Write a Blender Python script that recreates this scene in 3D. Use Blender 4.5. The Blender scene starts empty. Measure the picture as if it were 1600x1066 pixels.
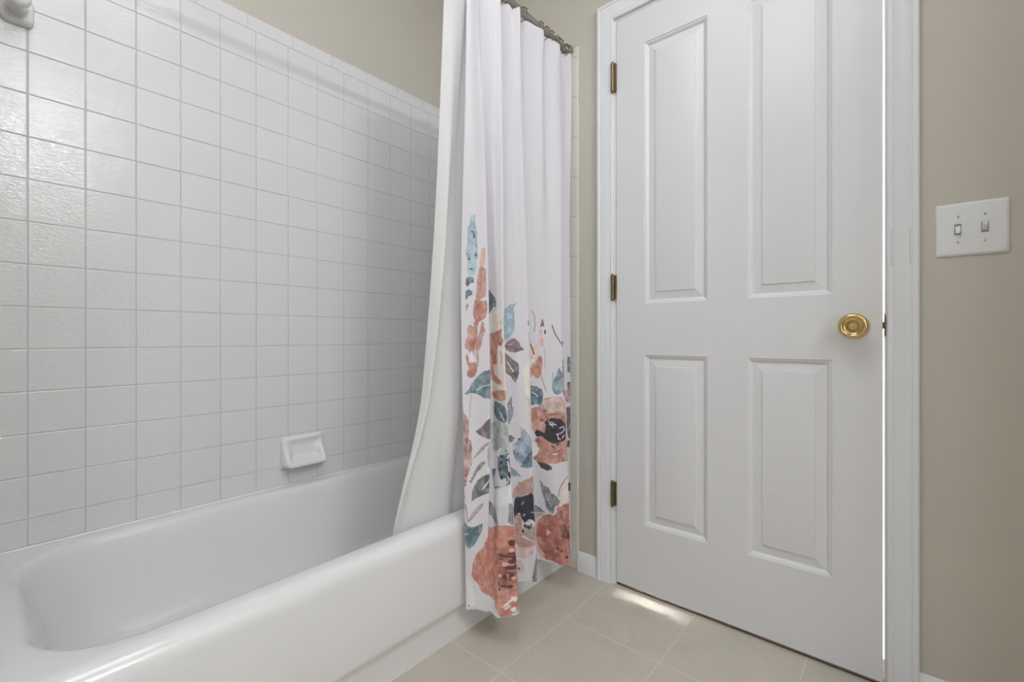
import bpy, bmesh, math
import numpy as np
from mathutils import Vector, Matrix

# ------------------------------------------------------------------ what gets tuned
VANITY, GLOBE_FILL, PANEL_FILL, SIDE_FILL, HALL, HALLLOW = 13.0, 1.5, 13.0, 14.0, 120.0, 0.6          # watts
LIGHT = (0.93, 0.967, 1.055)
BEIGE = (0.575, 0.541, 0.468)
FLOOR_A, FLOOR_B, GROUT = (0.64, 0.595, 0.50), (0.40, 0.37, 0.31), (0.60, 0.565, 0.48)
PALE = 0.32
CLOTH_WHITE, CLOTH_GAIN = (0.85, 0.83, 0.86), 1.36

C = bpy.context.scene.collection
SC = bpy.context.scene

# ------------------------------------------------------------------ camera
# metres; X runs along the door wall, Y towards it, Z up; the photographer stands at the origin
cam_data = bpy.data.cameras.new('camera')
cam = bpy.data.objects.new('camera', cam_data)
C.objects.link(cam)
cam.location = (0, 0, 0.90)
cam.rotation_euler = (math.radians(90), 0, 0.70651)
cam_data.sensor_width = 36.0
cam_data.lens = 36.0 * 714.107 / 1600.0
cam_data.shift_y = -6.44 / 1600.0
cam_data.clip_start = 0.02
SC.camera = cam

# ------------------------------------------------------------------ exposure, world
vs = SC.view_settings
SC.display_settings.display_device = 'sRGB'
vs.view_transform = 'Standard'
vs.look = 'None'
vs.exposure = -0.05
vs.gamma = 1.0
vs.use_curve_mapping = False
world = bpy.data.worlds.new('world')
SC.world = world
world.use_nodes = True
world.node_tree.nodes['Background'].inputs[0].default_value = (0.9, 0.95, 1.0, 1)
world.node_tree.nodes['Background'].inputs[1].default_value = 0.5


# ------------------------------------------------------------------ lamps
def area(name, loc, aim, sx, sy, watts, col=(1, 1, 1), disk=False, spread=180):
    d = bpy.data.lights.new(name, 'AREA')
    d.shape = 'ELLIPSE' if disk else 'RECTANGLE'
    d.size, d.size_y, d.energy, d.color = sx, sy, watts, col
    d.spread = math.radians(spread)
    o = bpy.data.objects.new(name, d)
    C.objects.link(o)
    o.location = loc
    o.rotation_euler = (Vector(aim) - Vector(loc)).to_track_quat('-Z', 'Y').to_euler()
    return o


def bulb(name, loc, r, watts, col=(1, 1, 1)):
    d = bpy.data.lights.new(name, 'POINT')
    d.shadow_soft_size, d.energy, d.color = r, watts, col
    o = bpy.data.objects.new(name, d)
    C.objects.link(o)
    o.location = loc
    return o


# the lamps over the wash basin, on the wall behind the photographer's right shoulder
for k in range(4):
    bulb('vanity_bulb', (1.48, 0.08 + 0.15 * k, 2.43), 0.032, VANITY, LIGHT)
# added fill: a soft point light below the ceiling, no lamp known there
bulb('fill_globe', (-0.45, 0.08, 2.30), 0.18, GLOBE_FILL, LIGHT)
# added fill from above, standing in for light bounced off the ceiling
area('fill_panel', (-0.45, 0.20, 2.72), (-0.45, 0.20, 0), 0.9, 0.9, PANEL_FILL, LIGHT)
# added soft side fill by the right wall; no window is built
area('fill_side', (1.58, -0.75, 1.35), (-1.0, 0.2, 0.8), 1.0, 1.2, SIDE_FILL, LIGHT)
# daylight in the hall beyond the door
area('hall_daylight', (-0.3, 2.1, 2.35), (-0.3, 2.1, 0), 1.2, 0.6, HALL)
area('hall_low_light', (-0.665, 2.60, 0.15), (-0.655, 1.5, 0.0), 0.10, 0.05, HALLLOW, (1, 0.98, 0.94), spread=13)


# ------------------------------------------------------------------ materials
def lin(c):
    return tuple(((v / 255) / 12.92 if v / 255 <= 0.04045 else ((v / 255 + 0.055) / 1.055) ** 2.4) for v in c)


class Nodes:
    """a small shorthand for building a node tree"""
    def __init__(self, name):
        self.m = bpy.data.materials.new(name)
        self.m.use_nodes = True
        self.t = self.m.node_tree
        self.b = self.t.nodes['Principled BSDF']

    def n(self, kind, **kw):
        x = self.t.nodes.new(kind)
        for k, v in kw.items():
            setattr(x, k, v)
        return x

    def l(self, a, b):
        self.t.links.new(a, b)

    def math(self, op, a, b=None, c=None):
        x = self.n('ShaderNodeMath', operation=op)
        for i, v in enumerate((a, b, c)):
            if v is None:
                continue
            if isinstance(v, (int, float)):
                x.inputs[i].default_value = v
            else:
                self.l(v, x.inputs[i])
        return x.outputs[0]

    def obj(self, scale=(1, 1, 1)):
        tc = self.n('ShaderNodeNewGeometry')
        mp = self.n('ShaderNodeMapping')
        mp.inputs['Scale'].default_value = scale
        self.l(tc.outputs['Position'], mp.inputs[0])
        return mp.outputs[0]

    def noise(self, vec, scale, detail=2.0, rough=0.5, dist=0.0):
        x = self.n('ShaderNodeTexNoise')
        x.inputs['Scale'].default_value = scale
        x.inputs['Detail'].default_value = detail
        x.inputs['Roughness'].default_value = rough
        x.inputs['Distortion'].default_value = dist
        self.l(vec, x.inputs['Vector'])
        return x.outputs['Fac']

    def ramp(self, fac, stops):
        x = self.n('ShaderNodeValToRGB')
        e = x.color_ramp.elements
        while len(e) < len(stops):
            e.new(0.5)
        for el, (p, c) in zip(e, stops):
            el.position = p
            el.color = tuple(c) + (1,) if len(c) == 3 else c
        self.l(fac, x.inputs[0])
        return x.outputs[0]

    def mix(self, fac, a, b):
        x = self.n('ShaderNodeMix', data_type='RGBA')
        for i, v in ((0, fac), (6, a), (7, b)):
            if isinstance(v, (int, float)):
                x.inputs[i].default_value = v
            elif isinstance(v, tuple):
                x.inputs[i].default_value = tuple(v) + (1,)
            else:
                self.l(v, x.inputs[i])
        return x.outputs[2]

    def bump(self, height, strength, dist, into=None):
        x = self.n('ShaderNodeBump')
        x.inputs['Strength'].default_value = strength
        x.inputs['Distance'].default_value = dist
        self.l(height, x.inputs['Height'])
        if into is not None:
            self.l(into, x.inputs['Normal'])
        self.l(x.outputs[0], self.b.inputs['Normal'])
        return x.outputs[0]

    def set(self, **kw):
        for k, v in kw.items():
            s = self.b.inputs[k.replace('_', ' ')]
            if isinstance(v, (int, float)):
                s.default_value = v
            elif isinstance(v, tuple):
                s.default_value = tuple(v) + (1,) if len(v) == 3 else v
            else:
                self.l(v, s)
        return self


def mat_wall(name, col):
    N = Nodes(name)
    p = N.obj()
    a = N.noise(p, 1.7, 2)
    N.set(Base_Color=N.mix(N.math('MULTIPLY', a, 0.5), tuple(k * 1.03 for k in col), tuple(k * 0.97 for k in col)), Roughness=0.62)
    N.b.inputs['Specular IOR Level'].default_value = 0.3
    N.bump(N.noise(p, 140, 3), 0.12, 0.001)
    return N.m


def mat_tile():
    N = Nodes('white_glazed_tile')
    N.set(Base_Color=(0.765, 0.765, 0.765), Roughness=0.07)
    big = N.noise(N.obj((1, 0.8, 1.2)), 40, 1)
    fine = N.noise(N.obj((1, 0.55, 1.25)), 165, 2, 0.5, 0.5)
    N.bump(N.math('ADD', N.math('MULTIPLY', big, 0.35), N.math('MULTIPLY', fine, 0.65)), 0.8, 0.0016)
    return N.m


def mat_plain(name, col, rough, metal=0.0, bump=None, coat=0.0, spec=0.5):
    N = Nodes(name)
    p = N.obj()
    v = N.noise(p, 9, 2)
    N.set(Base_Color=N.mix(v, tuple(k * 0.985 for k in col), tuple(min(1, k * 1.015) for k in col)), Roughness=rough, Metallic=metal)
    N.b.inputs['Coat Weight'].default_value = coat
    N.b.inputs['Specular IOR Level'].default_value = spec
    if bump:
        N.bump(N.noise(p, bump[0], 3), bump[1], bump[2])
    return N.m


def mat_floor():
    N = Nodes('beige_floor_tile')
    p = N.obj()
    s = N.n('ShaderNodeSeparateXYZ')
    N.l(p, s.inputs[0])

    def joint(c, c0, pitch):
        f = N.math('FRACT', N.math('DIVIDE', N.math('SUBTRACT', c, c0 - 50 * pitch), pitch))
        return N.math('MULTIPLY', N.math('MINIMUM', f, N.math('SUBTRACT', 1.0, f)), pitch)
    # the narrow course along the bath has joints twice as far apart
    by_bath = N.math('LESS_THAN', s.outputs[0], -0.817)
    along = N.math('MAXIMUM', joint(s.outputs[1], 0.9130, 0.3120), N.math('MULTIPLY', by_bath, joint(s.outputs[1], 0.9130, 0.6240)))
    d = N.math('MINIMUM', joint(s.outputs[0], -0.817, 0.3070), along)
    d = N.math('ADD', d, N.math('MULTIPLY', N.math('SUBTRACT', N.noise(p, 60, 2), 0.5), 0.0012))
    g = N.n('ShaderNodeMapRange', interpolation_type='SMOOTHSTEP')
    g.inputs[1].default_value, g.inputs[2].default_value = 0.0022, 0.0034
    N.l(d, g.inputs[0])
    cloud = N.noise(N.obj(), 9, 5, 0.65, 0.6)
    speck = N.noise(N.obj((1, 1.8, 1)), 70, 5, 0.75, 0.3)
    body = N.mix(N.math('ADD', N.math('MULTIPLY', cloud, 0.55), N.math('MULTIPLY', speck, 0.45)), FLOOR_A, FLOOR_B)
    N.set(Base_Color=N.mix(g.outputs[0], GROUT, body), Roughness=0.42)
    h = N.math('ADD', g.outputs[0], N.math('MULTIPLY', N.noise(p, 70, 4, 0.7), 0.6))
    N.bump(h, 0.45, 0.0016)
    return N.m


def mat_trim_paint():
    """gloss white woodwork paint; faint brush lines run up the boards, two scuffs near switch height"""
    N = Nodes('white_woodwork_paint')
    p = N.obj()
    s = N.n('ShaderNodeSeparateXYZ')
    N.l(p, s.inputs[0])

    def near(c, at, w):
        return N.math('LESS_THAN', N.math('ABSOLUTE', N.math('SUBTRACT', c, at)), w)
    band = near(s.outputs[2], 1.125, 0.045)
    lines = N.math('MAXIMUM', near(s.outputs[0], -0.0205, 0.0009), near(s.outputs[0], 0.0155, 0.0009))
    rub = N.math('MULTIPLY', N.math('MULTIPLY', band, lines), N.math('MULTIPLY', N.noise(N.obj((1, 1, 0.3)), 60, 2), 0.9))
    N.set(Base_Color=N.mix(rub, (0.80, 0.81, 0.82), (0.22, 0.21, 0.20)), Roughness=0.32)
    N.bump(N.noise(N.obj((1, 1, 0.03)), 260, 2), 0.04, 0.0006)
    return N.m


def mat_cloth():
    N = Nodes('printed_curtain_cloth')
    at = N.n('ShaderNodeAttribute', attribute_name='print')
    p = N.obj()
    wash = N.noise(p, 90, 3, 0.6)
    col = N.mix(N.math('MULTIPLY', wash, 0.10), at.outputs['Color'], (0.80, 0.78, 0.80))
    N.set(Base_Color=col, Roughness=0.85)
    N.b.inputs['Specular IOR Level'].default_value = 0.15
    N.b.inputs['Sheen Weight'].default_value = 0.1
    N.bump(N.noise(N.obj((1, 1, 1)), 900, 1), 0.05, 0.0005)
    tr = N.n('ShaderNodeBsdfTranslucent')
    N.l(col, tr.inputs['Color'])
    mx = N.n('ShaderNodeMixShader')
    mx.inputs[0].default_value = 0.22
    N.l(N.b.outputs[0], mx.inputs[1])
    N.l(tr.outputs[0], mx.inputs[2])
    N.l(mx.outputs[0], N.t.nodes['Material Output'].inputs[0])
    return N.m


def mat_liner():
    N = Nodes('white_liner_cloth')
    p = N.obj()
    col = N.mix(N.noise(p, 12, 2), (0.86, 0.86, 0.85), (0.89, 0.89, 0.88))
    N.set(Base_Color=col, Roughness=0.6)
    N.b.inputs['Specular IOR Level'].default_value = 0.2
    N.bump(N.noise(p, 500, 1), 0.05, 0.0005)
    tr = N.n('ShaderNodeBsdfTranslucent')
    N.l(col, tr.inputs['Color'])
    mx = N.n('ShaderNodeMixShader')
    mx.inputs[0].default_value = 0.3
    N.l(N.b.outputs[0], mx.inputs[1])
    N.l(tr.outputs[0], mx.inputs[2])
    N.l(mx.outputs[0], N.t.nodes['Material Output'].inputs[0])
    return N.m


def mat_wood():
    N = Nodes('dark_wood_floor')
    p = N.obj((1.0, 14, 1))
    v = N.noise(p, 6, 4, 0.6, 0.5)
    N.set(Base_Color=N.ramp(v, [(0.3, (0.050, 0.026, 0.016)), (0.7, (0.16, 0.085, 0.05))]), Roughness=0.4)
    return N.m


M = dict(
    beige=mat_wall('beige_wall_paint', BEIGE),
    ceiling=mat_wall('white_ceiling_paint', (0.82, 0.82, 0.81)),
    tile=mat_tile(),
    cream=mat_plain('cream_glazed_trim_tile', (0.74, 0.715, 0.66), 0.2, bump=(120, 0.1, 0.0006)),
    grout=mat_plain('grey_white_grout', (0.56, 0.56, 0.555), 0.9, bump=(400, 0.2, 0.0006)),
    caulk=mat_plain('white_caulk', (0.82, 0.82, 0.81), 0.4),
    floor=mat_floor(),
    wood=mat_wood(),
    carpet=mat_plain('pale_hall_carpet', (0.70, 0.68, 0.63), 0.9, bump=(300, 0.3, 0.002)),
    paint=mat_trim_paint(),
    door=mat_plain('white_door_paint', (0.765, 0.765, 0.77), 0.36, bump=(90, 0.06, 0.0006)),
    tub=mat_plain('white_tub_enamel', (0.80, 0.80, 0.80), 0.16, coat=0.3),
    ceramic=mat_plain('white_glazed_ceramic', (0.82, 0.82, 0.82), 0.12, coat=0.3),
    plastic=mat_plain('white_switch_plastic', (0.80, 0.80, 0.80), 0.3),
    shadow_gap=mat_plain('slot_shade_grey', (0.28, 0.28, 0.28), 0.6),  # grey that paints the shade inside the toggle slots
    steel=mat_plain('dull_screw_metal', (0.34, 0.33, 0.31), 0.35, metal=0.9),
    nickel=mat_plain('brushed_nickel', (0.36, 0.35, 0.31), 0.34, metal=1.0, bump=(300, 0.1, 0.0003)),
    bronze=mat_plain('bronze_ring_metal', (0.21, 0.165, 0.135), 0.35, metal=0.9),
    brass=mat_plain('polished_brass', (0.70, 0.53, 0.26), 0.18, metal=1.0),
    old_brass=mat_plain('dulled_brass', (0.22, 0.165, 0.095), 0.36, metal=1.0, bump=(160, 0.25, 0.0005)),
    cloth=mat_cloth(),
    liner=mat_liner(),
)


# ------------------------------------------------------------------ mesh helpers
class MB:
    """collects shapes, then links them as ONE mesh object"""
    def __init__(self):
        self.v, self.f = [], []

    def add(self, v, f):
        o = len(self.v)
        self.v += [tuple(p) for p in v]
        self.f += [tuple(i + o for i in q) for q in f]
        return self

    def box(self, x0, x1, y0, y1, z0, z1):
        v = [(x, y, z) for x in (x0, x1) for y in (y0, y1) for z in (z0, z1)]
        return self.add(v, [(0, 1, 3, 2), (4, 6, 7, 5), (0, 4, 5, 1), (2, 3, 7, 6), (0, 2, 6, 4), (1, 5, 7, 3)])

    def rings(self, R, cap0=True, cap1=True):
        """loft through closed rings with the same number of points"""
        n = len(R[0]); v = [p for r in R for p in r]; f = []
        for i in range(len(R) - 1):
            for j in range(n):
                k = (j + 1) % n
                f.append((i * n + j, i * n + k, (i + 1) * n + k, (i + 1) * n + j))
        if cap0:
            f.append(tuple(range(n - 1, -1, -1)))
        if cap1:
            f.append(tuple((len(R) - 1) * n + j for j in range(n)))
        return self.add(v, f)

    def lathe(self, prof, o, axis, n=40):
        """revolve (radius, distance) pairs about AXIS through O"""
        a = Vector(axis).normalized(); u = a.orthogonal().normalized(); w = a.cross(u)
        R = [[tuple(Vector(o) + a * d + (u * math.cos(t) + w * math.sin(t)) * max(r, 1e-5)) for t in [2 * math.pi * j / n for j in range(n)]] for r, d in prof]
        return self.rings(R)

    def sphere(self, c, r, n=10):
        return self.lathe([(r * math.sin(math.pi * k / n), -r * math.cos(math.pi * k / n)) for k in range(n + 1)], c, (0, 0, 1), n)

    def torus(self, c, axis, r, t, n=28, m=8):
        a = Vector(axis).normalized(); u = a.orthogonal().normalized(); w = a.cross(u); v = []; f = []
        for i in range(n):
            q = 2 * math.pi * i / n; d = u * math.cos(q) + w * math.sin(q)
            for j in range(m):
                s = 2 * math.pi * j / m
                v.append(tuple(Vector(c) + d * (r + t * math.cos(s)) + a * (t * math.sin(s))))
        for i in range(n):
            for j in range(m):
                f.append((i * m + j, ((i + 1) % n) * m + j, ((i + 1) % n) * m + (j + 1) % m, i * m + (j + 1) % m))
        return self.add(v, f)

    def build(self, name, mat, parent=None, bevel=0, smooth=True, angle=35):
        base = Vector(parent.matrix_basis.translation) if parent is not None and parent.parent is None else Vector((0, 0, 0))
        if parent is not None and parent.parent is not None:
            base = Vector(parent.parent.matrix_basis.translation)
        me = bpy.data.meshes.new(name)
        me.from_pydata([tuple(Vector(p) - base) for p in self.v], [], self.f)
        me.validate()
        b = bmesh.new(); b.from_mesh(me)
        bmesh.ops.recalc_face_normals(b, faces=b.faces)
        b.to_mesh(me); b.free()
        me.materials.append(mat)
        o = bpy.data.objects.new(name, me)
        C.objects.link(o)
        if parent is not None:
            o.parent = parent
        if bevel:
            md = o.modifiers.new('soft_edges', 'BEVEL')
            md.width, md.segments, md.limit_method, md.angle_limit = bevel, 2, 'ANGLE', math.radians(30)
        if smooth:
            for p in me.polygons:
                p.use_smooth = True
            if angle < 180:
                me.set_sharp_from_angle(angle=math.radians(angle))
        return o


def tag(o, label, cat, group=None):
    o['label'] = label; o['category'] = cat
    if group:
        o['group'] = group
    return o


def struct(o):
    o['kind'] = 'structure'
    return o


def thing(name, loc, label, cat, group=None):
    o = bpy.data.objects.new(name, None)
    C.objects.link(o)
    o.location = loc
    o.empty_display_size = 0.05
    return tag(o, label, cat, group)


def rounded(x0, x1, y0, y1, r, arc=8, mx=10, my=16):
    """a rounded rectangle as a ring of (x, y), the same count whatever its size"""
    out = []
    for (cx, cy, a0, n, ex) in ((x1 - r, y0 + r, -90, my, (0, 1)), (x1 - r, y1 - r, 0, mx, (-1, 0)), (x0 + r, y1 - r, 90, my, (0, -1)), (x0 + r, y0 + r, 180, mx, (1, 0))):
        for k in range(arc + 1):
            t = math.radians(a0 + 90 * k / arc)
            out.append((cx + r * math.cos(t), cy + r * math.sin(t)))
        ln = (y1 - y0 - 2 * r) if ex[1] else (x1 - x0 - 2 * r)
        px, py = out[-1]
        for k in range(1, n):
            out.append((px + ex[0] * ln * k / n, py + ex[1] * ln * k / n))
    return out


# ------------------------------------------------------------------ the room
XL, XR, YB, YF, ZC = -1.7193, 1.62, 1.512, -1.40, 2.74     # drywall faces
DX0, DX1, DZ1 = -0.803, -0.0215, 2.058                     # rough opening of the door
struct(MB().box(XL - 0.12, XR + 0.12, YF - 0.12, 1.516, -0.06, 0.0).build('floor', M['floor'], smooth=False))
struct(MB().box(XL - 0.12, XR + 0.12, YF - 0.12, YB + 0.12, ZC, ZC + 0.06).build('ceiling', M['ceiling'], smooth=False))
struct(MB().box(XL - 0.12, XL, YF - 0.12, YB, 0, ZC).build('wall_left', M['beige'], smooth=False))
struct(MB().box(XR, XR + 0.12, YF - 0.12, 1.10, 0, ZC).box(0.36, XR + 0.12, 1.10, YB, 0, ZC).build('wall_right', M['beige'], smooth=False))  # second box: unseen return, added to keep the bulbs off the door wall's right
struct(MB().box(XL, XR, YF - 0.12, YF, 0, ZC).build('wall_front', M['beige'], smooth=False))
struct(MB().box(XL - 0.12, DX0, YB, YB + 0.12, 0, ZC).box(DX1, XR + 0.12, YB, YB + 0.12, 0, ZC).box(DX0, DX1, YB, YB + 0.12, DZ1, ZC)
       .build('wall_back', M['beige'], smooth=False))
struct(MB().box(XL, -0.93, -0.15, -0.03, 0, ZC).build('wall_alcove', M['beige'], smooth=False))


def tiled(cells, grout, at, name, mat):
    """a field of tiles: each cell (u0, u1, v0, v1) is a cushion-edged tile; AT maps (u, v, height) to the room"""
    m = MB(); T, E = 0.0080, 0.0022
    for (u0, u1, v0, v1) in cells:
        r0 = [(u0, v0, 0), (u1, v0, 0), (u1, v1, 0), (u0, v1, 0)]
        r1 = [(u0, v0, T - 0.0016), (u1, v0, T - 0.0016), (u1, v1, T - 0.0016), (u0, v1, T - 0.0016)]
        c = 0.0007
        r2 = [(u0 + c, v0 + c, T - 0.0005), (u1 - c, v0 + c, T - 0.0005), (u1 - c, v1 - c, T - 0.0005), (u0 + c, v1 - c, T - 0.0005)]
        r3 = [(u0 + E, v0 + E, T), (u1 - E, v0 + E, T), (u1 - E, v1 - E, T), (u0 + E, v1 - E, T)]
        m.rings([[at(*p) for p in r] for r in (r0, r1, r2, r3)], cap0=False)
    o = struct(m.build(name, mat, smooth=False))
    u0, u1, v0, v1 = grout
    g = MB().rings([[at(a, b, h) for a, b in ((u0, v0), (u1, v0), (u1, v1), (u0, v1))] for h in (0.0002, T - 0.0014)]).build('grout', M['grout'], o, smooth=False)
    return o


P, G = 0.1095, 0.0008                                       # tile pitch, half a joint
Yc = [0.0852 + P * k for k in range(-1, 14)]
Zc = [0.4301 + P * k for k in range(-1, 15)]
Zc[0] = 0.360
cells = [(max(a, -0.028) + G, min(b, 1.5035) - G, c + G, d - G) for a, b in zip(Yc[:-1], Yc[1:]) for c, d in zip(Zc[:-1], Zc[1:])]
jo = [0.607 + 0.152 * k for k in range(-5, 7)]
cells += [(max(a, -0.028) + G, min(b, 1.5035) - G, Zc[-1] + G, 2.011) for a, b in zip(jo[:-1], jo[1:]) if b > -0.02]
tiled(cells, (-0.028, 1.5035, 0.36, 2.0095), lambda u, v, h: (XL + h, u, v), 'wall_left_tiles', M['tile'])
# the end wall of the bath alcove: the same tiles, then a column of narrow cream trim tiles down to the floor
Xc = [-1.7113 + P * k for k in range(0, 8)]
Xc[-1] = -1.003
cb = [(a + G, b - G, max(c, 0.36) + G, d - G) for a, b in zip(Xc[:-1], Xc[1:]) for c, d in zip(Zc[:-1], Zc[1:])]
cb += [(a + G, b - G, Zc[-1] + G, 2.020) for a, b in zip(Xc[:-1], Xc[1:])]
tiled(cb, (-1.7113, -1.0035, 0.36, 2.018), lambda u, v, h: (u, YB - h, v), 'wall_back_tiles', M['tile'])
zt = [0.902 + 0.1545 * k for k in range(-6, 9)]
ct = [(-1.003 + G, -0.951, max(c, 0.001) + G, min(d, 2.022) - G) for c, d in zip(zt[:-1], zt[1:]) if c < 2.0]
tiled(ct, (-1.004, -0.9525, 0.001, 2.020), lambda u, v, h: (u, YB - h, v), 'trim_1', M['cream'])

# skirting beside the door
def skirting(name, x0, x1):
    prof = [(0, 0), (0.013, 0), (0.013, 0.046), (0.011, 0.050), (0.011, 0.055), (0.008, 0.061), (0.006, 0.068), (0.003, 0.073), (0, 0.073)]
    m = MB().rings([[(x, YB - d, z) for d, z in prof] for x in (x0, x1)])
    return struct(m.build(name, M['paint'], angle=40))
skirting('baseboard_left', -0.9505, -0.8645)
skirting('baseboard_right', 0.0325, 0.36)

# architrave: one moulding swept up, across and down with mitred corners
AX0, AX1, AZ = -0.800, -0.029, 2.056
prof = [(0, 0), (0, 0.009), (0.003, 0.0115), (0.010, 0.0115), (0.0125, 0.0095), (0.015, 0.0115), (0.026, 0.0135), (0.040, 0.0145), (0.046, 0.0165), (0.049, 0.0150),
        (0.052, 0.0175), (0.060, 0.0178), (0.0635, 0.0150), (0.0640, 0)]
path = [lambda u: (AX0 - u, 0.0), lambda u: (AX0 - u, AZ + u), lambda u: (AX1 + u * 0.97, AZ + u), lambda u: (AX1 + u * 0.97, 0.0)]
struct(MB().rings([[(q(u)[0], YB - h, q(u)[1]) for u, h in prof] for q in path]).build('trim_2', M['paint'], angle=30))
# jamb lining the opening, and the strike plate let into it
jamb = struct(MB().box(DX0, -0.7915, YB - 0.0005, YB + 0.125, 0, DZ1).box(-0.0342, DX1, YB - 0.0005, YB + 0.125, 0, DZ1)
              .box(-0.7915, -0.0335, YB - 0.0005, YB + 0.125, 2.0465, DZ1).build('trim_3', M['paint'], bevel=0.001))
sp = MB().box(-0.0350, -0.0340, YB - 0.001, YB + 0.045, 0.900, 0.960)
sp.rings([[(-0.0348 + 0.0014 * k, YB - 0.0005 - d, z) for z, d in ((0.902, 0.0), (0.958, 0.0), (0.948, 0.0075), (0.912, 0.0075))] for k in (0, 2)])
sp.build('strike_plate', M['old_brass'], jamb, bevel=0.0004)
struct(MB().box(-0.7915, -0.0335, 1.516, 1.64, -0.05, 0.003).build('trim_4', M['wood'], bevel=0.001))           # wooden threshold

# the hall beyond, glimpsed through the gaps round the door
struct(MB().box(-2.0, 1.2, 1.64, 2.75, -0.06, 0.0).build('floor_hall', M['carpet'], smooth=False))
struct(MB().box(-2.0, 1.2, 2.75, 2.85, 0, ZC).box(-2.1, -2.0, 1.632, 2.85, 0, ZC).box(1.2, 1.3, 1.632, 2.85, 0, ZC).build('wall_hall', M['ceiling'], smooth=False))
struct(MB().box(-2.1, 1.3, YB + 0.12, 2.85, ZC, ZC + 0.06).build('ceiling_hall', M['ceiling'], smooth=False))

# ------------------------------------------------------------------ the door
DL, DR, DB, DT, DY, DTH = -0.7885, -0.0380, 0.0130, 2.0430, 1.5085, 0.035
panels = [(-0.682, -0.471, 0.244, 0.837), (-0.355, -0.1445, 0.244, 0.837), (-0.682, -0.471, 1.0165, 1.9245), (-0.355, -0.1445, 1.0165, 1.9245)]
sec = [(0.0, 0.0), (0.0015, 0.0022), (0.006, 0.0035), (0.0105, 0.0072), (0.0125, 0.0098), (0.0145, 0.0100), (0.0385, 0.0062), (0.0395, 0.0035), (0.0420, 0.0030)]


def door_mesh():
    m = MB()
    xs = [DL] + sorted({p[k] for p in panels for k in (0, 1)}) + [DR]
    zs = [DB] + sorted({p[k] for p in panels for k in (2, 3)}) + [DT]
    hole = lambda a, b: any(abs(p[0] - a) < 1e-6 and abs(p[2] - b) < 1e-6 for p in panels)
    for side, y, s in ((0, DY, 1), (1, DY + DTH, -1)):
        for i in range(len(xs) - 1):
            for j in range(len(zs) - 1):
                if not hole(xs[i], zs[j]):
                    m.add([(xs[i], y, zs[j]), (xs[i + 1], y, zs[j]), (xs[i + 1], y, zs[j + 1]), (xs[i], y, zs[j + 1])], [(0, 1, 2, 3)])
        for (a, b, c, d) in panels:
            m.rings([[(a + t, y + s * h, c + t), (b - t, y + s * h, c + t), (b - t, y + s * h, d - t), (a + t, y + s * h, d - t)] for t, h in sec], cap0=False)
    y0, y1 = DY, DY + DTH
    m.add([(DL, y0, DB), (DR, y0, DB), (DR, y0, DT), (DL, y0, DT), (DL, y1, DB), (DR, y1, DB), (DR, y1, DT), (DL, y1, DT)],
          [(0, 4, 5, 1), (1, 5, 6, 2), (2, 6, 7, 3), (3, 7, 4, 0)])
    return m


me = door_mesh()
door = struct(me.build('door_1', M['door'], smooth=True, angle=12))
b = bmesh.new(); b.from_mesh(door.data)
bmesh.ops.remove_doubles(b, verts=b.verts, dist=1e-5); bmesh.ops.recalc_face_normals(b, faces=b.faces)
b.to_mesh(door.data); b.free()
door.data.set_sharp_from_angle(angle=math.radians(12))
# knob: rose, hollow-faced knob, privacy button with its turn bar
kx, kz = -0.0955, 0.9275
knob = MB().lathe([(0.0, 0.0), (0.033, 0.0), (0.033, 0.003), (0.028, 0.008), (0.016, 0.011), (0.0125, 0.020), (0.0135, 0.028), (0.024, 0.034), (0.0310, 0.0405), (0.0334, 0.0465),
                   (0.0330, 0.0515), (0.0300, 0.0560), (0.0262, 0.0580), (0.0235, 0.0575), (0.0215, 0.0555), (0.0200, 0.0535), (0.0165, 0.0530), (0.0150, 0.0545), (0.0138, 0.0562),
                   (0.0122, 0.0562), (0.0112, 0.0545), (0.0108, 0.0500), (0.0, 0.0500)], (kx, DY, kz), (0, -1, 0), 56).build('door_knob', M['brass'], door, angle=50)
MB().lathe([(0.0, 0.048), (0.0100, 0.048), (0.0100, 0.0570), (0.0092, 0.0578), (0.0, 0.0580)], (kx, DY, kz), (0, -1, 0), 36).build('privacy_button', M['brass'], knob, angle=40)
MB().box(kx - 0.0085, kx + 0.0085, DY - 0.0640, DY - 0.0570, kz - 0.0019, kz + 0.0019).build('turn_bar', M['brass'], knob, bevel=0.0006)
MB().box(DR - 0.0005, DR + 0.0032, DY + 0.004, DY + 0.026, 0.9210, 0.9385).build('latch_bolt', M['old_brass'], door, bevel=0.0008)
for z0, z1 in ((1.785, 1.897), (1.031, 1.129), (0.283, 0.379)):
    hx, hy, r = -0.7985, 1.4975, 0.0070
    h = MB()
    n = 5; L = (z1 - z0 - 0.010) / n
    for k in range(n):                                       # five knuckles
        a = z0 + 0.005 + k * L
        h.lathe([(0, a), (r - 0.0006, a), (r, a + 0.0006), (r, a + L - 0.0009), (r - 0.0006, a + L - 0.0003), (0, a + L - 0.0003)], (hx, hy, 0), (0, 0, 1), 20)
    for z, s in ((z0, 1), (z1, -1)):                         # pin ends
        h.lathe([(0, z), (0.0035, z), (0.0052, z + s * 0.002), (0.0052, z + s * 0.005), (0, z + s * 0.005)], (hx, hy, 0), (0, 0, 1), 16)
    h.box(hx, DL + 0.0012, hy + 0.002, DY + 0.0004, z0 + 0.006, z1 - 0.006)
    h.build('hinge', M['old_brass'], door, angle=40)

# ------------------------------------------------------------------ the bath
DECK = 0.357


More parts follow.
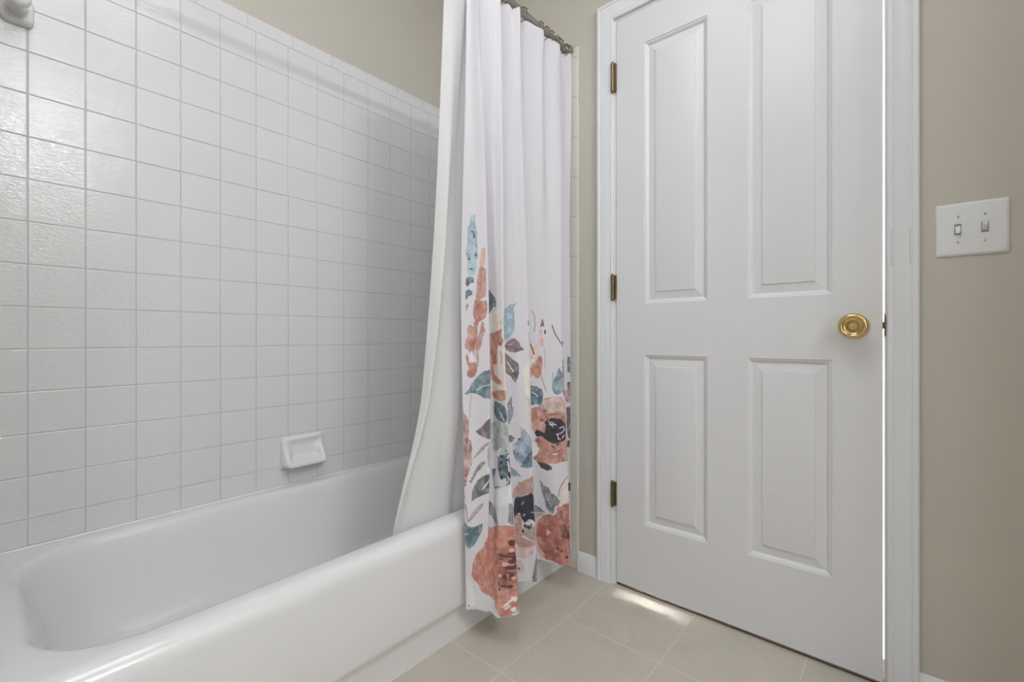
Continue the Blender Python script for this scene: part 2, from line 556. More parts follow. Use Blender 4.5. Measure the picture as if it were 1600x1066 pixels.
def bath():
    X0, X1, Y0, Y1 = -1.7105, -0.9955, -0.0275, 1.5030
    R = []
    ring = lambda x0, x1, y0, y1, r, z: R.append([(x, y, z) for x, y in rounded(x0, x1, y0, y1, r)])
    for x1, z in ((-1.0135, 0.0), (-1.0135, 0.070), (-1.0125, 0.0765), (-1.0000, 0.0985), (-0.9965, 0.1030), (X1, 0.112), (X1, 0.200), (X1, 0.316)):
        ring(X0, x1, Y0, Y1, 0.004, z)
    for k in range(1, 8):                                    # rolled front edge
        a = math.radians(90 * k / 7); q = 0.036
        ring(X0, X1 - q + q * math.cos(a), Y0, Y1, 0.004, DECK - 0.040 + 0.040 * math.sin(a))
    bx0, bx1, by0, by1 = -1.664, -1.066, 0.057, 1.440        # the basin's lip
    ring(bx0 - 0.012, bx1 + 0.012, by0 - 0.014, by1 + 0.012, 0.165, DECK + 0.0002)
    ring(bx0 - 0.004, bx1 + 0.004, by0 - 0.005, by1 + 0.004, 0.158, DECK - 0.0020)
    ring(bx0 + 0.002, bx1 - 0.002, by0 + 0.002, by1 - 0.002, 0.152, DECK - 0.0080)
    ring(bx0 + 0.007, bx1 - 0.007, by0 + 0.008, by1 - 0.008, 0.148, DECK - 0.0200)
    ring(bx0 + 0.013, bx1 - 0.013, by0 + 0.018, by1 - 0.020, 0.145, DECK - 0.0500)
    ring(bx0 + 0.032, bx1 - 0.032, by0 + 0.050, by1 - 0.075, 0.140, 0.180)
    ring(bx0 + 0.050, bx1 - 0.050, by0 + 0.075, by1 - 0.120, 0.135, 0.105)
    ring(bx0 + 0.075, bx1 - 0.075, by0 + 0.105, by1 - 0.160, 0.125, 0.078)
    ring(bx0 + 0.120, bx1 - 0.120, by0 + 0.160, by1 - 0.220, 0.110, 0.068)
    ring(bx0 + 0.250, bx1 - 0.250, by0 + 0.320, by1 - 0.380, 0.045, 0.065)
    return MB().rings(R, cap0=False).build('bathtub', M['tub'], angle=80)


tag(bath(), 'glossy white bathtub with a plain apron along the tiled wall', 'bathtub')
struct(MB().rings([[(-1.7113 + a, y, DECK + c) for a, c in ((0, 0.0), (0.0035, 0.0), (0.0025, 0.002), (0, 0.004))] for y in (-0.028, 1.503)]).build('trim_5', M['caulk']))

# ------------------------------------------------------------------ soap dish


def soap_dish():
    y0, y1, z0, z1 = 0.712, 0.868, 0.424, 0.536
    xw = -1.7113
    t = thing('soap_dish', (xw, (y0 + y1) / 2, (z0 + z1) / 2), 'white ceramic soap dish fixed to the tiles above the bathtub', 'soap dish')
    ny, nz = 64, 48
    v, f = [], []

    def sd(y, z, i, r):                                      # distance inside a rounded rectangle inset by i
        cy, cz = (y0 + y1) / 2, (z0 + z1) / 2
        qx = abs(y - cy) - ((y1 - y0) / 2 - i - r); qz = abs(z - cz) - ((z1 - z0) / 2 - i - r)
        return -(math.hypot(max(qx, 0), max(qz, 0)) + min(max(qx, qz), 0) - r)
    ss = lambda a, b, x: (lambda k: k * k * (3 - 2 * k))(min(max((x - a) / (b - a), 0), 1))
    for j in range(nz + 1):
        for i in range(ny + 1):
            y = y0 + (y1 - y0) * i / ny; z = z0 + (z1 - z0) * j / nz
            d = sd(y, z, 0.0, 0.022)
            q = (z1 - z) / (z1 - z0)                          # 0 at the top, 1 at the lip
            front = 0.020 + 0.044 * ss(0.2, 1.0, q) ** 1.1
            edge = math.sqrt(max(0.0, 1 - (1 - min(max(d, 0) / 0.012, 1)) ** 2))
            h = front * (0.25 + 0.75 * edge) if d > 0 else front * 0.2
            rec = ss(0.014, 0.040, sd(y, z - 0.004, 0.0, 0.030))
            h += (0.010 + 0.012 * q - front) * rec * 0.88
            v.append((xw + h, y, z))
    for j in range(nz):
        for i in range(ny):
            a = j * (ny + 1) + i
            f.append((a, a + 1, a + ny + 2, a + ny + 1))
    m = MB().add(v, f)
    # sides back to the wall
    rim = [i for i in range(ny + 1)] + [j * (ny + 1) + ny for j in range(1, nz + 1)] + [nz * (ny + 1) + i for i in range(ny - 1, -1, -1)] + [j * (ny + 1) for j in range(nz - 1, 0, -1)]
    a = [v[k] for k in rim]; bck = [(xw - 0.001, p[1], p[2]) for p in a]
    m.rings([a, bck], cap0=False)
    o = m.build('dish_body', M['ceramic'], t, angle=60)
    b = bmesh.new(); b.from_mesh(o.data); bmesh.ops.remove_doubles(b, verts=b.verts, dist=1e-6); bmesh.ops.recalc_face_normals(b, faces=b.faces); b.to_mesh(o.data); b.free()
    return t


soap_dish()

# ------------------------------------------------------------------ ceramic hook high on the tiled wall
hy_, hz_ = 0.0665, 1.7275
hook = thing('robe_hook', (-1.7113, hy_, hz_), 'white ceramic hook with a rounded square base high on the tiled wall', 'hook')
fl = [[(-1.7113 + h, y, z) for y, z in rounded(hy_ - 0.030 + i, hy_ + 0.030 - i, hz_ - 0.034 + i, hz_ + 0.034 - i, 0.015 - i * 0.5, 6, 2, 2)]
      for i, h in ((0, 0.0), (0, 0.010), (0.001, 0.014), (0.004, 0.018), (0.009, 0.0205), (0.014, 0.021))]
MB().rings(fl).build('hook_base', M['ceramic'], hook, angle=60)
MB().lathe([(0, 0.018), (0.0225, 0.018), (0.0205, 0.022), (0.0195, 0.030), (0.0200, 0.050), (0.0235, 0.064), (0.0235, 0.070), (0.020, 0.077), (0.012, 0.081), (0, 0.082)], (-1.7113, hy_ - 0.001, hz_ + 0.004), (1, 0, 0), 36).build('hook_peg', M['ceramic'], hook, angle=60)

# ------------------------------------------------------------------ switch plate
sx0, sx1, sz0, sz1 = 0.0615, 0.1850, 1.0915, 1.2165
scx, scz = (sx0 + sx1) / 2, (sz0 + sz1) / 2
sw = thing('light_switch', (scx, YB, scz), 'white double toggle light switch plate on the beige wall beside the door', 'light switch')
MB().rings([[(x, YB - h, z) for x, z in rounded(sx0 + i, sx1 - i, sz0 + i, sz1 - i, 0.004, 4, 2, 2)] for i, h in ((0, 0.0), (0, 0.0018), (0.0012, 0.0036), (0.0045, 0.0058), (0.0075, 0.0062))]).build('wall_plate', M['plastic'], sw, angle=40)
for n_, (x, up) in enumerate(((0.1003, -1), (0.1450, 1))):
    MB().box(x - 0.0060, x + 0.0060, YB - 0.0066, YB - 0.005, scz - 0.0125, scz + 0.0125).build('toggle_slot_shade', M['shadow_gap'], sw)  # no slot is cut; a dark box stands in for its shade
    tg = [[(x + sx * w, YB - 0.0058 - d, scz + up * zc + sz * hh) for sx, sz in ((-1, -1), (1, -1), (1, 1), (-1, 1))] for w, d, zc, hh in ((0.0047, 0, 0.0010, 0.0095), (0.0045, 0.004, 0.0030, 0.0072), (0.0040, 0.0095, 0.0062, 0.0042), (0.0034, 0.0110, 0.0070, 0.0030))]
    MB().rings(tg).build('toggle', M['plastic'], sw, bevel=0.0006)
    for z in (scz + 0.0302, scz - 0.0302):
        s_ = MB().lathe([(0, 0.005), (0.0034, 0.005), (0.0032, 0.0070), (0.0020, 0.0078), (0, 0.0080)], (x, YB, z), (0, -1, 0), 18).build('screw', M['plastic'], sw, angle=40)
        MB().box(x - 0.0008, x + 0.0008, YB - 0.0083, YB - 0.0068, z - 0.0028, z + 0.0028).build('screw_slot', M['steel'], s_)

# ------------------------------------------------------------------ curtain rod and rings
RX, RZ, RR = -0.992, 2.0125, 0.0125
rod = thing('curtain_rod', (RX, 0.74, RZ), 'brushed grey metal shower curtain rod above the bathtub', 'curtain rod')
MB().lathe([(0, -0.0285), (RR, -0.0285), (RR, 1.5035), (0, 1.5035)], (RX, 0, RZ), (0, 1, 0), 32).build('rod_tube', M['nickel'], rod, angle=40)
for y, s in ((1.5038, -1), (-0.0295, 1)):
    MB().lathe([(0, 0), (0.023, 0), (0.0238, 0.003), (0.0225, 0.011), (0.0195, 0.018), (0.0165, 0.022), (0.0142, 0.032), (0.0130, 0.033), (0, 0.033)], (RX, y, RZ), (0, s, 0), 36).build('rod_flange', M['nickel'], rod, angle=50)


def ring_mesh(o):
    c = (RX, 0, RZ - 0.0078)
    m = MB().torus(c, (0, 1, 0), 0.0235, 0.0013)
    for k in (-2, -1, 0, 1, 2):                              # roller beads
        a = math.radians(90 + 32 * k)
        m.sphere((c[0] + 0.0238 * math.cos(a), 0, c[2] + 0.0238 * math.sin(a)), 0.0036 if k else 0.0042, 8)
    return m


ring0 = None
ORD = ('twelfth', 'eleventh', 'tenth', 'ninth', 'eighth', 'seventh', 'sixth', 'fifth', 'fourth', 'third', 'second', 'first')
for k, y in enumerate((0.972, 1.002, 1.052, 1.102, 1.150, 1.2135, 1.308, 1.343, 1.371, 1.411, 1.433, 1.472)):
    if ring0 is None:
        ring0 = ring_mesh(0).build('curtain_ring', M['bronze'], angle=60)
        r = ring0
    else:
        r = ring0.copy()
        C.objects.link(r)
    r.location = (0, y, 0)
    tag(r, 'small bronze curtain ring, ' + ORD[k] + ' along the rod from its wall flange beside the door', 'curtain ring', 'curtain rings along the shower rod')
    r.rotation_euler = (0, 0, 0)

# ------------------------------------------------------------------ shower curtain
def smooth_rows(keys, kz, Z):
    """positions of the fold lines at every height Z, eased between the keyed heights (highest first)"""
    keys = np.asarray(keys, float); kz = np.asarray(kz, float)
    n = len(kz)
    sl = [(keys[i + 1] - keys[i]) / (kz[i + 1] - kz[i]) for i in range(n - 1)]
    m = [sl[0]]
    for i in range(1, n - 1):
        a, b = sl[i - 1], sl[i]
        m.append(np.where(a * b > 0, 2 * a * b / (a + b + 1e-12 * np.sign(a + b) + 1e-15), 0.0))
    m.append(sl[-1])
    out = np.zeros((len(Z),) + keys.shape[1:])
    for r, z in enumerate(Z):
        i = 0
        while i < n - 2 and z < kz[i + 1]:
            i += 1
        h = kz[i + 1] - kz[i]; t = min(max((z - kz[i]) / h, 0), 1)
        out[r] = ((2*t**3 - 3*t**2 + 1) * keys[i] + (t**3 - 2*t**2 + t) * h * m[i]
                  + (-2*t**3 + 3*t**2) * keys[i + 1] + (t**3 - t**2) * h * m[i + 1])
    return out


def through(P, per):
    """Catmull-Rom through the points on axis 1 of P (rows, k, 2), PER samples a span"""
    k = P.shape[1]
    E = np.concatenate([2 * P[:, :1] - P[:, 1:2], P, 2 * P[:, -1:] - P[:, -2:-1]], axis=1)
    cols = []
    for i in range(k - 1):
        p0, p1, p2, p3 = E[:, i], E[:, i + 1], E[:, i + 2], E[:, i + 3]
        for j in range(per):
            t = j / per
            cols.append(0.5 * (2*p1 + (p2 - p0)*t + (2*p0 - 5*p1 + 4*p2 - p3)*t*t + (3*p1 - p0 - 3*p2 + p3)*t**3))
    cols.append(P[:, -1])
    return np.stack(cols, axis=1)


CURTAIN_KZ = [1.996, 0.75, 0.10]
CURTAIN_KEYS = [
    [(-1.000, .960), (-.985, .965), (-.965, .969), (-1.010, 1.000), (-1.000, 1.012), (-.982, 1.046), (-.965, 1.074), (-1.005, 1.100), (-.995, 1.125), (-.978, 1.148),
     (-.965, 1.172), (-1.008, 1.210), (-.995, 1.235), (-.966, 1.292), (-.990, 1.345), (-.965, 1.405), (-1.005, 1.440), (-.990, 1.465), (-.975, 1.496)],
    [(-.985, .926), (-.955, .958), (-.925, .988), (-.985, 1.005), (-.968, 1.035), (-.930, 1.030), (-.905, 1.037), (-.985, 1.085), (-.965, 1.118), (-.942, 1.142),
     (-.925, 1.177), (-.985, 1.220), (-.975, 1.255), (-.955, 1.280), (-.935, 1.321), (-.915, 1.356), (-.975, 1.390), (-.960, 1.430), (-.960, 1.461)],
    [(-.970, .929), (-.945, .950), (-.925, .964), (-.915, .967), (-.905, .968), (-.871, .970), (-.842, 1.018), (-.980, 1.090), (-.958, 1.140), (-.920, 1.168),
     (-.911, 1.192), (-.985, 1.250), (-.992, 1.303), (-.953, 1.324), (-.905, 1.325), (-.881, 1.349), (-.955, 1.400), (-.945, 1.430), (-.955, 1.465)],
]


def curtain_sheet(per=30):
    """the curtain as a grid of points: rows run from the top hem down, columns along the cloth; S is the length of cloth to each column"""
    Z = np.concatenate([np.linspace(1.996, 1.165, 160, endpoint=False), np.arange(1.165, 0.0995, -0.002)])
    XY = through(smooth_rows(CURTAIN_KEYS, CURTAIN_KZ, Z), per)
    mid = int(np.argmin(np.abs(Z - 0.75)))
    S = np.concatenate([[0], np.cumsum(np.linalg.norm(np.diff(XY[mid], axis=0), axis=1))])
    u = np.arange(XY.shape[1]) / per
    zz = Z[:, None] + 0 * XY[:, :, 0]
    f = np.clip((1.97 - zz) / 0.4, 0, 1)
    XY[:, :, 0] += 0.005 * f * np.sin(u[None, :] * 2.6 + 2.2 * zz) * np.sin(zz * 3.3 + u[None, :] * 0.8)
    XY[:, :, 0] += 0.0028 * np.clip((zz - 0.5) / 0.6, 0, 1) * np.sin(u[None, :] * 5.3 - 1.6 * zz + 0.6) * np.sin(zz * 1.9 + 1.0)
    pinch = np.exp(-((zz - 1.955) / 0.030) ** 2)                  # the heading is gathered just below the rings
    XY[:, :, 0] += 0.004 * pinch * np.sin(u[None, :] * 4.7 + 0.5)
    # the top hem sags a little between the rings and the bottom hem waves
    top = np.clip((zz - 1.90) / 0.095, 0, 1)
    zz = zz - 0.010 * top * (0.5 + 0.5 * np.cos(u[None, :] * 3.3 + 1.0))
    low = np.clip((0.30 - zz) / 0.2, 0, 1)
    zz = zz + 0.004 * low * np.sin(u[None, :] * 2.3)
    return np.stack([XY[:, :, 0], XY[:, :, 1], zz], axis=2), S, Z


LINER_KZ = [1.975, 1.30, 0.75, 0.36, 0.22]
LINER_KEYS = [
    [(-1.010, .884), (-1.004, .915), (-1.004, .945), (-1.010, .970), (-1.026, .99), (-1.010, 1.03), (-1.028, 1.08), (-1.012, 1.13), (-1.028, 1.19), (-1.012, 1.25), (-1.028, 1.32), (-1.014, 1.38), (-1.022, 1.44)],
    [(-1.030, .866), (-1.010, .893), (-1.030, .915), (-1.048, .945), (-1.050, .97), (-1.030, 1.01), (-1.055, 1.07), (-1.035, 1.12), (-1.055, 1.18), (-1.035, 1.24), (-1.055, 1.31), (-1.040, 1.37), (-1.050, 1.43)],
    [(-1.062, .842), (-1.040, .856), (-1.062, .880), (-1.052, .925), (-1.036, .965), (-1.062, .985), (-1.055, 1.04), (-1.075, 1.10), (-1.055, 1.17), (-1.075, 1.23), (-1.060, 1.30), (-1.075, 1.36), (-1.070, 1.42)],
    [(-1.080, .756), (-1.081, .763), (-1.086, .795), (-1.080, .880), (-1.078, .955), (-1.091, .985), (-1.082, 1.03), (-1.100, 1.09), (-1.082, 1.16), (-1.100, 1.22), (-1.084, 1.29), (-1.100, 1.34), (-1.100, 1.37)],
    [(-1.110, .735), (-1.110, .745), (-1.112, .780), (-1.108, .860), (-1.106, .955), (-1.118, .985), (-1.110, 1.03), (-1.125, 1.09), (-1.110, 1.15), (-1.125, 1.20), (-1.112, 1.26), (-1.125, 1.29), (-1.125, 1.31)],
]


def liner_sheet(per=18):
    Z = np.linspace(1.975, 0.22, 180)
    XY = through(smooth_rows(LINER_KEYS, LINER_KZ, Z), per)
    u = np.arange(XY.shape[1]) / per
    zz = Z[:, None] + 0 * XY[:, :, 0]
    return np.stack([XY[:, :, 0], XY[:, :, 1], zz], axis=2)


# the print: washes (p), strokes (s) and dots (d); colours, edge or width, softness, then points in millimetres along and up the cloth
PRINT = [
    ('p', (174,193,200), (129,152,161), 0.3, 2, [(25,1258),(42,1264),(42,1233),(47,1212),(47,1175),(49,1139),(42,1123),(45,1107),(38,1085),(28,1081),(21,1085),(15,1101),(19,1123),(13,1147),(16,1170),(18,1207),(19,1227),(25,1233)]),
    ('d', (62,88,100), (62,88,100), 3.2, 9.0, [(37,1201)]),
    ('d', (62,88,100), (62,88,100), 2.0, 5.0, [(44,1170)]),
    ('d', (62,88,100), (62,88,100), 3.2, 5.0, [(42,1143)]),
    ('d', (62,88,100), (62,88,100), 3.2, 3.6, [(22,1131)]),
    ('d', (62,88,100), (62,88,100), 1.6, 2.0, [(16,1145)]),
    ('d', (62,88,100), (62,88,100), 1.6, 1.6, [(23,1155)]),
    ('d', (62,88,100), (62,88,100), 5.7, 2.4, [(28,1101)]),
    ('d', (62,88,100), (62,88,100), 5.0, 2.0, [(32,1212)]),
    ('p', (123,147,154), (78,101,111), 0.5, 1.0, [(15,1075),(25,1079),(37,1075),(35,1061),(25,1057),(16,1047),(13,1061)]),
    ('p', (106,130,139), (78,101,111), 0.5, 1.0, [(13,1035),(21,1041),(32,1035),(31,1025),(21,1021),(13,1009)]),
    ('p', (106,130,139), (78,101,111), 0.4, 1.0, [(13,993),(21,999),(18,987),(15,977)]),
    ('d', (62,88,100), (62,88,100), 2.7, 4.4, [(32,1065)]),
    ('d', (62,88,100), (62,88,100), 1.8, 5.0, [(16,1017)]),
    ('p', (205,178,171), (198,167,156), 0.1, 2, [(65,1161),(78,1165),(79,1133),(73,1113),(55,1107),(57,1139)]),
    ('p', (190,152,141), (173,132,121), 0.2, 1.0, [(52,1105),(63,1109),(79,1101),(76,1025),(70,1017),(57,1013),(54,1003),(50,989),(38,989),(42,1019),(45,1065)]),
    ('p', (190,146,134), (153,92,80), 0.35, 1.0, [(38,1007),(78,1007),(78,981),(72,957),(59,949),(50,945),(45,929),(45,909),(41,887),(37,857),(37,835),(31,837),(21,859),(10,869),(13,893),(21,903),(16,919),(21,933),(28,937),(34,929),(38,949),(34,961),(35,985)]),
    ('p', (194,157,147), (170,126,114), 0.3, 1.0, [(57,941),(63,945),(68,935),(65,927),(70,921),(65,911),(59,893),(57,873),(49,857),(50,837),(47,811),(41,811),(44,835),(40,857),(42,893),(52,909),(55,925)]),
    ('p', (193,150,138), (161,105,92), 0.35, 1.0, [(15,851),(21,837),(23,823),(31,827),(41,823),(45,799),(41,791),(37,783),(28,779),(18,783),(15,795),(22,807),(16,821),(12,837)]),
    ('p', (235,230,229), (235,230,229), 0, 1.0, [(28,859),(35,847),(38,831),(31,823),(23,837)]),
    ('s', (165,105,90), (165,105,90), 1.6, 1.0, [(63,1101),(59,1069),(57,1037)]),
    ('p', (106,130,139), (78,101,111), 0.45, 1.0, [(6,733),(22,745),(28,759),(44,781),(66,799),(81,803),(86,799),(86,717),(61,721),(47,731),(31,735),(13,731),(7,733)]),
    ('s', (205,216,220), (205,216,220), 1.6, 1.0, [(44,743),(61,755),(85,759)]),
    ('s', (172,132,126), (172,132,126), 1.4, 1.0, [(29,729),(23,695),(22,661)]),
    ('p', (201,176,170), (147,119,116), 0.25, 2, [(0,695),(4,675),(12,667),(19,655),(19,637),(16,601),(25,595),(29,573),(25,553),(28,537),(16,505),(10,491),(4,463),(0,463),(0,519),(0,585),(0,637)]),
    ('d', (140,110,108), (140,110,108), 3.1, 17.8, [(3,633)]),
    ('d', (140,110,108), (140,110,108), 5.6, 9.9, [(10,595)]),
    ('d', (140,110,108), (140,110,108), 2.2, 11.9, [(7,571)]),
    ('d', (140,110,108), (140,110,108), 4.5, 11.9, [(22,571)]),
    ('d', (150,70,58), (150,70,58), 2.2, 2.4, [(6,497)]),
    ('d', (150,70,58), (150,70,58), 1.8, 4.0, [(23,525)]),
    ('d', (150,70,58), (150,70,58), 2.7, 3.2, [(3,477)]),
    ('d', (150,70,58), (150,70,58), 1.8, 2.4, [(19,477)]),
    ('d', (140,90,80), (140,90,80), 3.1, 2.8, [(4,465)]),
    ('d', (140,90,80), (140,90,80), 3.6, 4.0, [(4,493)]),
    ('d', (140,90,80), (140,90,80), 1.8, 2.4, [(19,477)]),
    ('d', (140,90,80), (140,90,80), 1.6, 3.6, [(0,431)]),
    ('p', (116,102,100), (89,78,79), 0.5, 1.0, [(42,621),(52,629),(65,641),(72,653),(86,659),(87,657),(88,599),(79,599),(59,607),(49,613)]),
    ('p', (161,155,155), (143,137,138), 0.3, 1.0, [(31,539),(41,551),(55,571),(72,587),(87,591),(76,579),(61,563),(44,547)]),
    ('p', (148,141,141), (122,115,117), 0.4, 1.0, [(19,471),(29,495),(44,515),(59,531),(75,533),(63,517),(44,497),(26,473)]),
    ('p', (174,171,164), (153,151,146), 0.2, 1.0, [(78,567),(87,585),(88,587),(89,541),(89,513),(82,513),(78,537)]),
    ('p', (207,218,222), (192,203,208), 0, 3, [(65,505),(79,521),(89,511),(89,487),(79,493)]),
    ('p', (126,124,124), (86,85,87), 0.6, 1.0, [(22,419),(26,441),(32,459),(50,479),(76,495),(89,495),(89,487),(86,473),(72,463),(65,451),(73,455),(89,479),(90,449),(89,441),(65,433),(40,425)]),
    ('s', (225,224,226), (225,224,226), 2.2, 1.0, [(65,451),(75,463),(89,479)]),
    ('s', (100,88,88), (100,88,88), 1.6, 1.0, [(3,409),(6,381),(10,359)]),
    ('p', (197,187,184), (152,145,143), 0.8, 1.0, [(10,357),(21,381),(50,401),(70,413),(65,397),(45,383),(26,369)]),
    ('s', (110,92,90), (110,92,90), 1.4, 1.0, [(10,359),(31,373),(50,387)]),
    ('p', (145,143,142), (116,114,114), 0.5, 1.0, [(89,421),(179,405),(192,393),(211,377),(224,349),(198,347),(182,365),(90,405)]),
    ('p', (114,138,143), (78,101,111), 0.5, 1.0, [(0,359),(7,347),(19,343),(38,343),(70,351),(68,329),(52,309),(29,289),(16,281),(4,283),(0,293),(0,317)]),
    ('s', (200,214,218), (200,214,218), 2, 1.0, [(0,319),(1,323),(10,323)]),
    ('d', (225,224,226), (225,224,226), 1.6, 7.9, [(0,289)]),
    ('p', (225,214,215), (230,221,223), 0, 4, [(0,109),(3,155),(0,203),(12,199),(21,175),(35,143),(32,111)]),
    ('d', (172,140,140), (172,140,140), 2.7, 2.8, [(10,113)]),
    ('d', (172,140,140), (172,140,140), 1.6, 1.6, [(28,165)]),
    ('d', (172,140,140), (172,140,140), 1.6, 1.6, [(28,153)]),
    ('d', (172,140,140), (172,140,140), 1.6, 2.0, [(15,189)]),
    ('p', (228,218,208), (223,210,198), 0.05, 2, [(185,971),(222,983),(250,993),(252,927),(256,873),(258,819),(258,753),(257,721),(185,715),(183,761),(181,817),(182,901)]),
    ('p', (196,149,128), (170,111,93), 0.25, 2, [(182,909),(215,915),(247,925),(240,905),(254,889),(244,873),(226,879),(222,857),(220,817),(198,815),(202,787),(224,775),(236,765),(234,753),(211,759),(186,769),(181,817)]),
    ('d', (205,150,135), (205,150,135), 4.2, 4.5, [(243,945)]),
    ('d', (150,95,85), (150,95,85), 6.5, 7.2, [(234,879)]),
    ('p', (98,104,112), (64,68,76), 0.5, 1.0, [(183,1047),(195,1039),(210,1025),(221,1009),(218,991),(208,995),(189,973),(183,977),(183,1013)]),
    ('s', (140,112,104), (140,112,104), 2.2, 1.0, [(190,1045),(202,1031),(215,1019)]),
    ('p', (181,199,206), (142,163,171), 0.3, 1.0, [(426,1015),(414,997),(414,965),(415,929),(406,907),(394,891),(257,887),(256,919),(256,961),(389,993),(400,1003),(413,1005)]),
    ('p', (140,122,120), (105,90,90), 0.7, 1.0, [(381,871),(393,887),(409,895),(420,891),(435,881),(438,869),(453,859),(429,853),(416,849),(417,849),(400,851),(387,859)]),
    ('s', (200,180,172), (200,180,172), 2, 1.0, [(394,875),(408,877)]),
    ('p', (130,114,112), (95,82,82), 0.7, 1.0, [(379,851),(387,845),(406,831),(419,819),(427,815),(428,783),(418,755),(416,751),(403,773),(382,787),(379,799),(379,811),(379,823)]),
    ('s', (225,224,226), (225,224,226), 2.4, 1.0, [(393,817),(403,801),(411,787)]),
    ('s', (150,98,86), (150,98,86), 2, 1.0, [(233,855),(241,841),(236,821)]),
    ('s', (120,80,78), (120,80,78), 2, 1.0, [(379,875),(379,859),(379,837)]),
    ('p', (196,146,128), (175,117,101), 0.2, 2, [(187,729),(220,737),(254,739),(258,723),(252,711),(229,705),(198,713),(187,721)]),
    ('p', (102,124,133), (72,91,100), 0.7, 1.0, [(205,703),(229,699),(251,689),(256,669),(255,647),(241,641),(222,649),(202,661),(197,681)]),
    ('s', (225,224,226), (225,224,226), 2.4, 1.0, [(229,673),(236,661),(243,649)]),
    ('p', (149,149,153), (123,124,129), 0.4, 1.0, [(405,709),(406,677),(410,669),(407,643),(396,619),(389,617),(390,669),(389,683),(399,699)]),
    ('p', (187,195,192), (145,148,146), 0.1, 3, [(183,635),(222,645),(245,641),(258,637),(257,569),(253,549),(232,551),(192,551),(183,587)]),
    ('d', (205,205,190), (205,205,190), 5.0, 4.8, [(244,599)]),
    ('p', (113,116,121), (95,98,103), 0.4, 1.0, [(387,583),(402,581),(413,573),(400,559),(387,561)]),
    ('p', (129,154,163), (69,91,103), 0.15, 2, [(217,539),(237,549),(256,557),(258,527),(256,487),(254,461),(191,449),(183,497),(210,505),(192,471),(197,445),(214,439),(237,451),(250,471),(258,495)]),
    ('p', (94,115,125), (55,72,85), 0.1, 3, [(220,533),(237,545),(253,549),(254,513),(248,481),(229,483),(220,503)]),
    ('d', (40,44,56), (40,44,56), 5.0, 3.6, [(234,543)]),
    ('d', (40,44,56), (40,44,56), 2.0, 2.8, [(248,561)]),
    ('d', (40,44,56), (40,44,56), 4.6, 4.4, [(232,525)]),
    ('d', (40,44,56), (40,44,56), 4.1, 4.4, [(229,505)]),
    ('d', (40,44,56), (40,44,56), 5.0, 4.4, [(234,481)]),
    ('d', (40,44,56), (40,44,56), 2.7, 3.2, [(250,535)]),
    ('d', (40,44,56), (40,44,56), 3.2, 6.0, [(253,495)]),
    ('d', (40,44,56), (40,44,56), 2.7, 2.4, [(254,485)]),
    ('d', (40,44,56), (40,44,56), 1.8, 2.8, [(248,477)]),
    ('d', (40,44,56), (40,44,56), 4.1, 4.0, [(233,481)]),
    ('d', (40,44,56), (40,44,56), 1.8, 2.8, [(248,479)]),
    ('d', (40,44,56), (40,44,56), 2.7, 6.0, [(254,491)]),
    ('s', (225,224,226), (225,224,226), 2.5, 1.0, [(256,549),(250,541)]),
    ('s', (225,224,226), (225,224,226), 2.2, 1.0, [(252,531),(254,503)]),
    ('p', (229,228,230), (229,228,230), 0, 1.0, [(234,571),(229,553),(213,537),(210,503),(190,501),(191,547),(222,557)]),
    ('p', (214,220,223), (221,226,229), 0, 4, [(191,437),(257,465),(256,407),(208,397)]),
    ('p', (136,134,133), (108,106,107), 0.5, 1.0, [(251,413),(258,405),(258,351),(253,351),(248,359),(250,385)]),
    ('p', (146,161,167), (126,141,149), 0.3, 1.0, [(393,479),(411,467),(426,447),(392,447)]),
    ('p', (195,139,122), (173,108,93), 0.35, 1.0, [(187,333),(214,345),(258,349),(259,331),(259,311),(258,275),(261,235),(261,159),(259,115),(255,103),(250,101),(230,101),(221,115),(205,125),(204,139),(190,141),(116,147),(81,153),(61,161),(57,171),(40,179),(26,189),(19,201),(22,215),(23,233),(37,259),(55,269),(78,283),(85,307),(95,321)]),
    ('p', (172,117,104), (137,87,76), 0.05, 5, [(201,279),(237,287),(247,293),(251,307),(261,309),(258,237),(259,193),(255,167),(245,173),(224,179),(222,207),(215,249),(202,265)]),
    ('d', (92,48,40), (92,48,40), 7.6, 3.1, [(232,267)]),
    ('d', (92,48,40), (92,48,40), 12.2, 2.7, [(240,263)]),
    ('d', (92,48,40), (92,48,40), 6.7, 3.5, [(252,271)]),
    ('d', (92,48,40), (92,48,40), 5.8, 8.8, [(253,301)]),
    ('d', (92,48,40), (92,48,40), 3.1, 4.3, [(220,245)]),
    ('d', (92,48,40), (92,48,40), 3.6, 2.0, [(234,243)]),
    ('d', (92,48,40), (92,48,40), 3.1, 1.6, [(232,233)]),
    ('d', (92,48,40), (92,48,40), 11.1, 5.9, [(249,233)]),
    ('d', (92,48,40), (92,48,40), 6.6, 5.9, [(253,249)]),
    ('d', (92,48,40), (92,48,40), 4.0, 9.8, [(256,257)]),
    ('d', (92,48,40), (92,48,40), 4.0, 9.4, [(240,207)]),
    ('d', (92,48,40), (92,48,40), 4.0, 9.7, [(251,207)]),
    ('d', (92,48,40), (92,48,40), 8.8, 2.7, [(248,219)]),
    ('d', (92,48,40), (92,48,40), 7.1, 3.5, [(238,183)]),
    ('d', (92,48,40), (92,48,40), 4.0, 5.4, [(249,181)]),
    ('d', (92,48,40), (92,48,40), 2.6, 5.1, [(226,189)]),
    ('d', (92,48,40), (92,48,40), 2.6, 4.7, [(228,175)]),
    ('d', (92,48,40), (92,48,40), 3.1, 7.8, [(256,233)]),
    ('d', (92,48,40), (92,48,40), 6.7, 2.4, [(232,255)]),
    ('d', (92,48,40), (92,48,40), 8.9, 2.0, [(247,265)]),
    ('d', (222,166,148), (222,166,148), 5.8, 5.1, [(240,241)]),
    ('d', (222,166,148), (222,166,148), 4.0, 5.1, [(252,281)]),
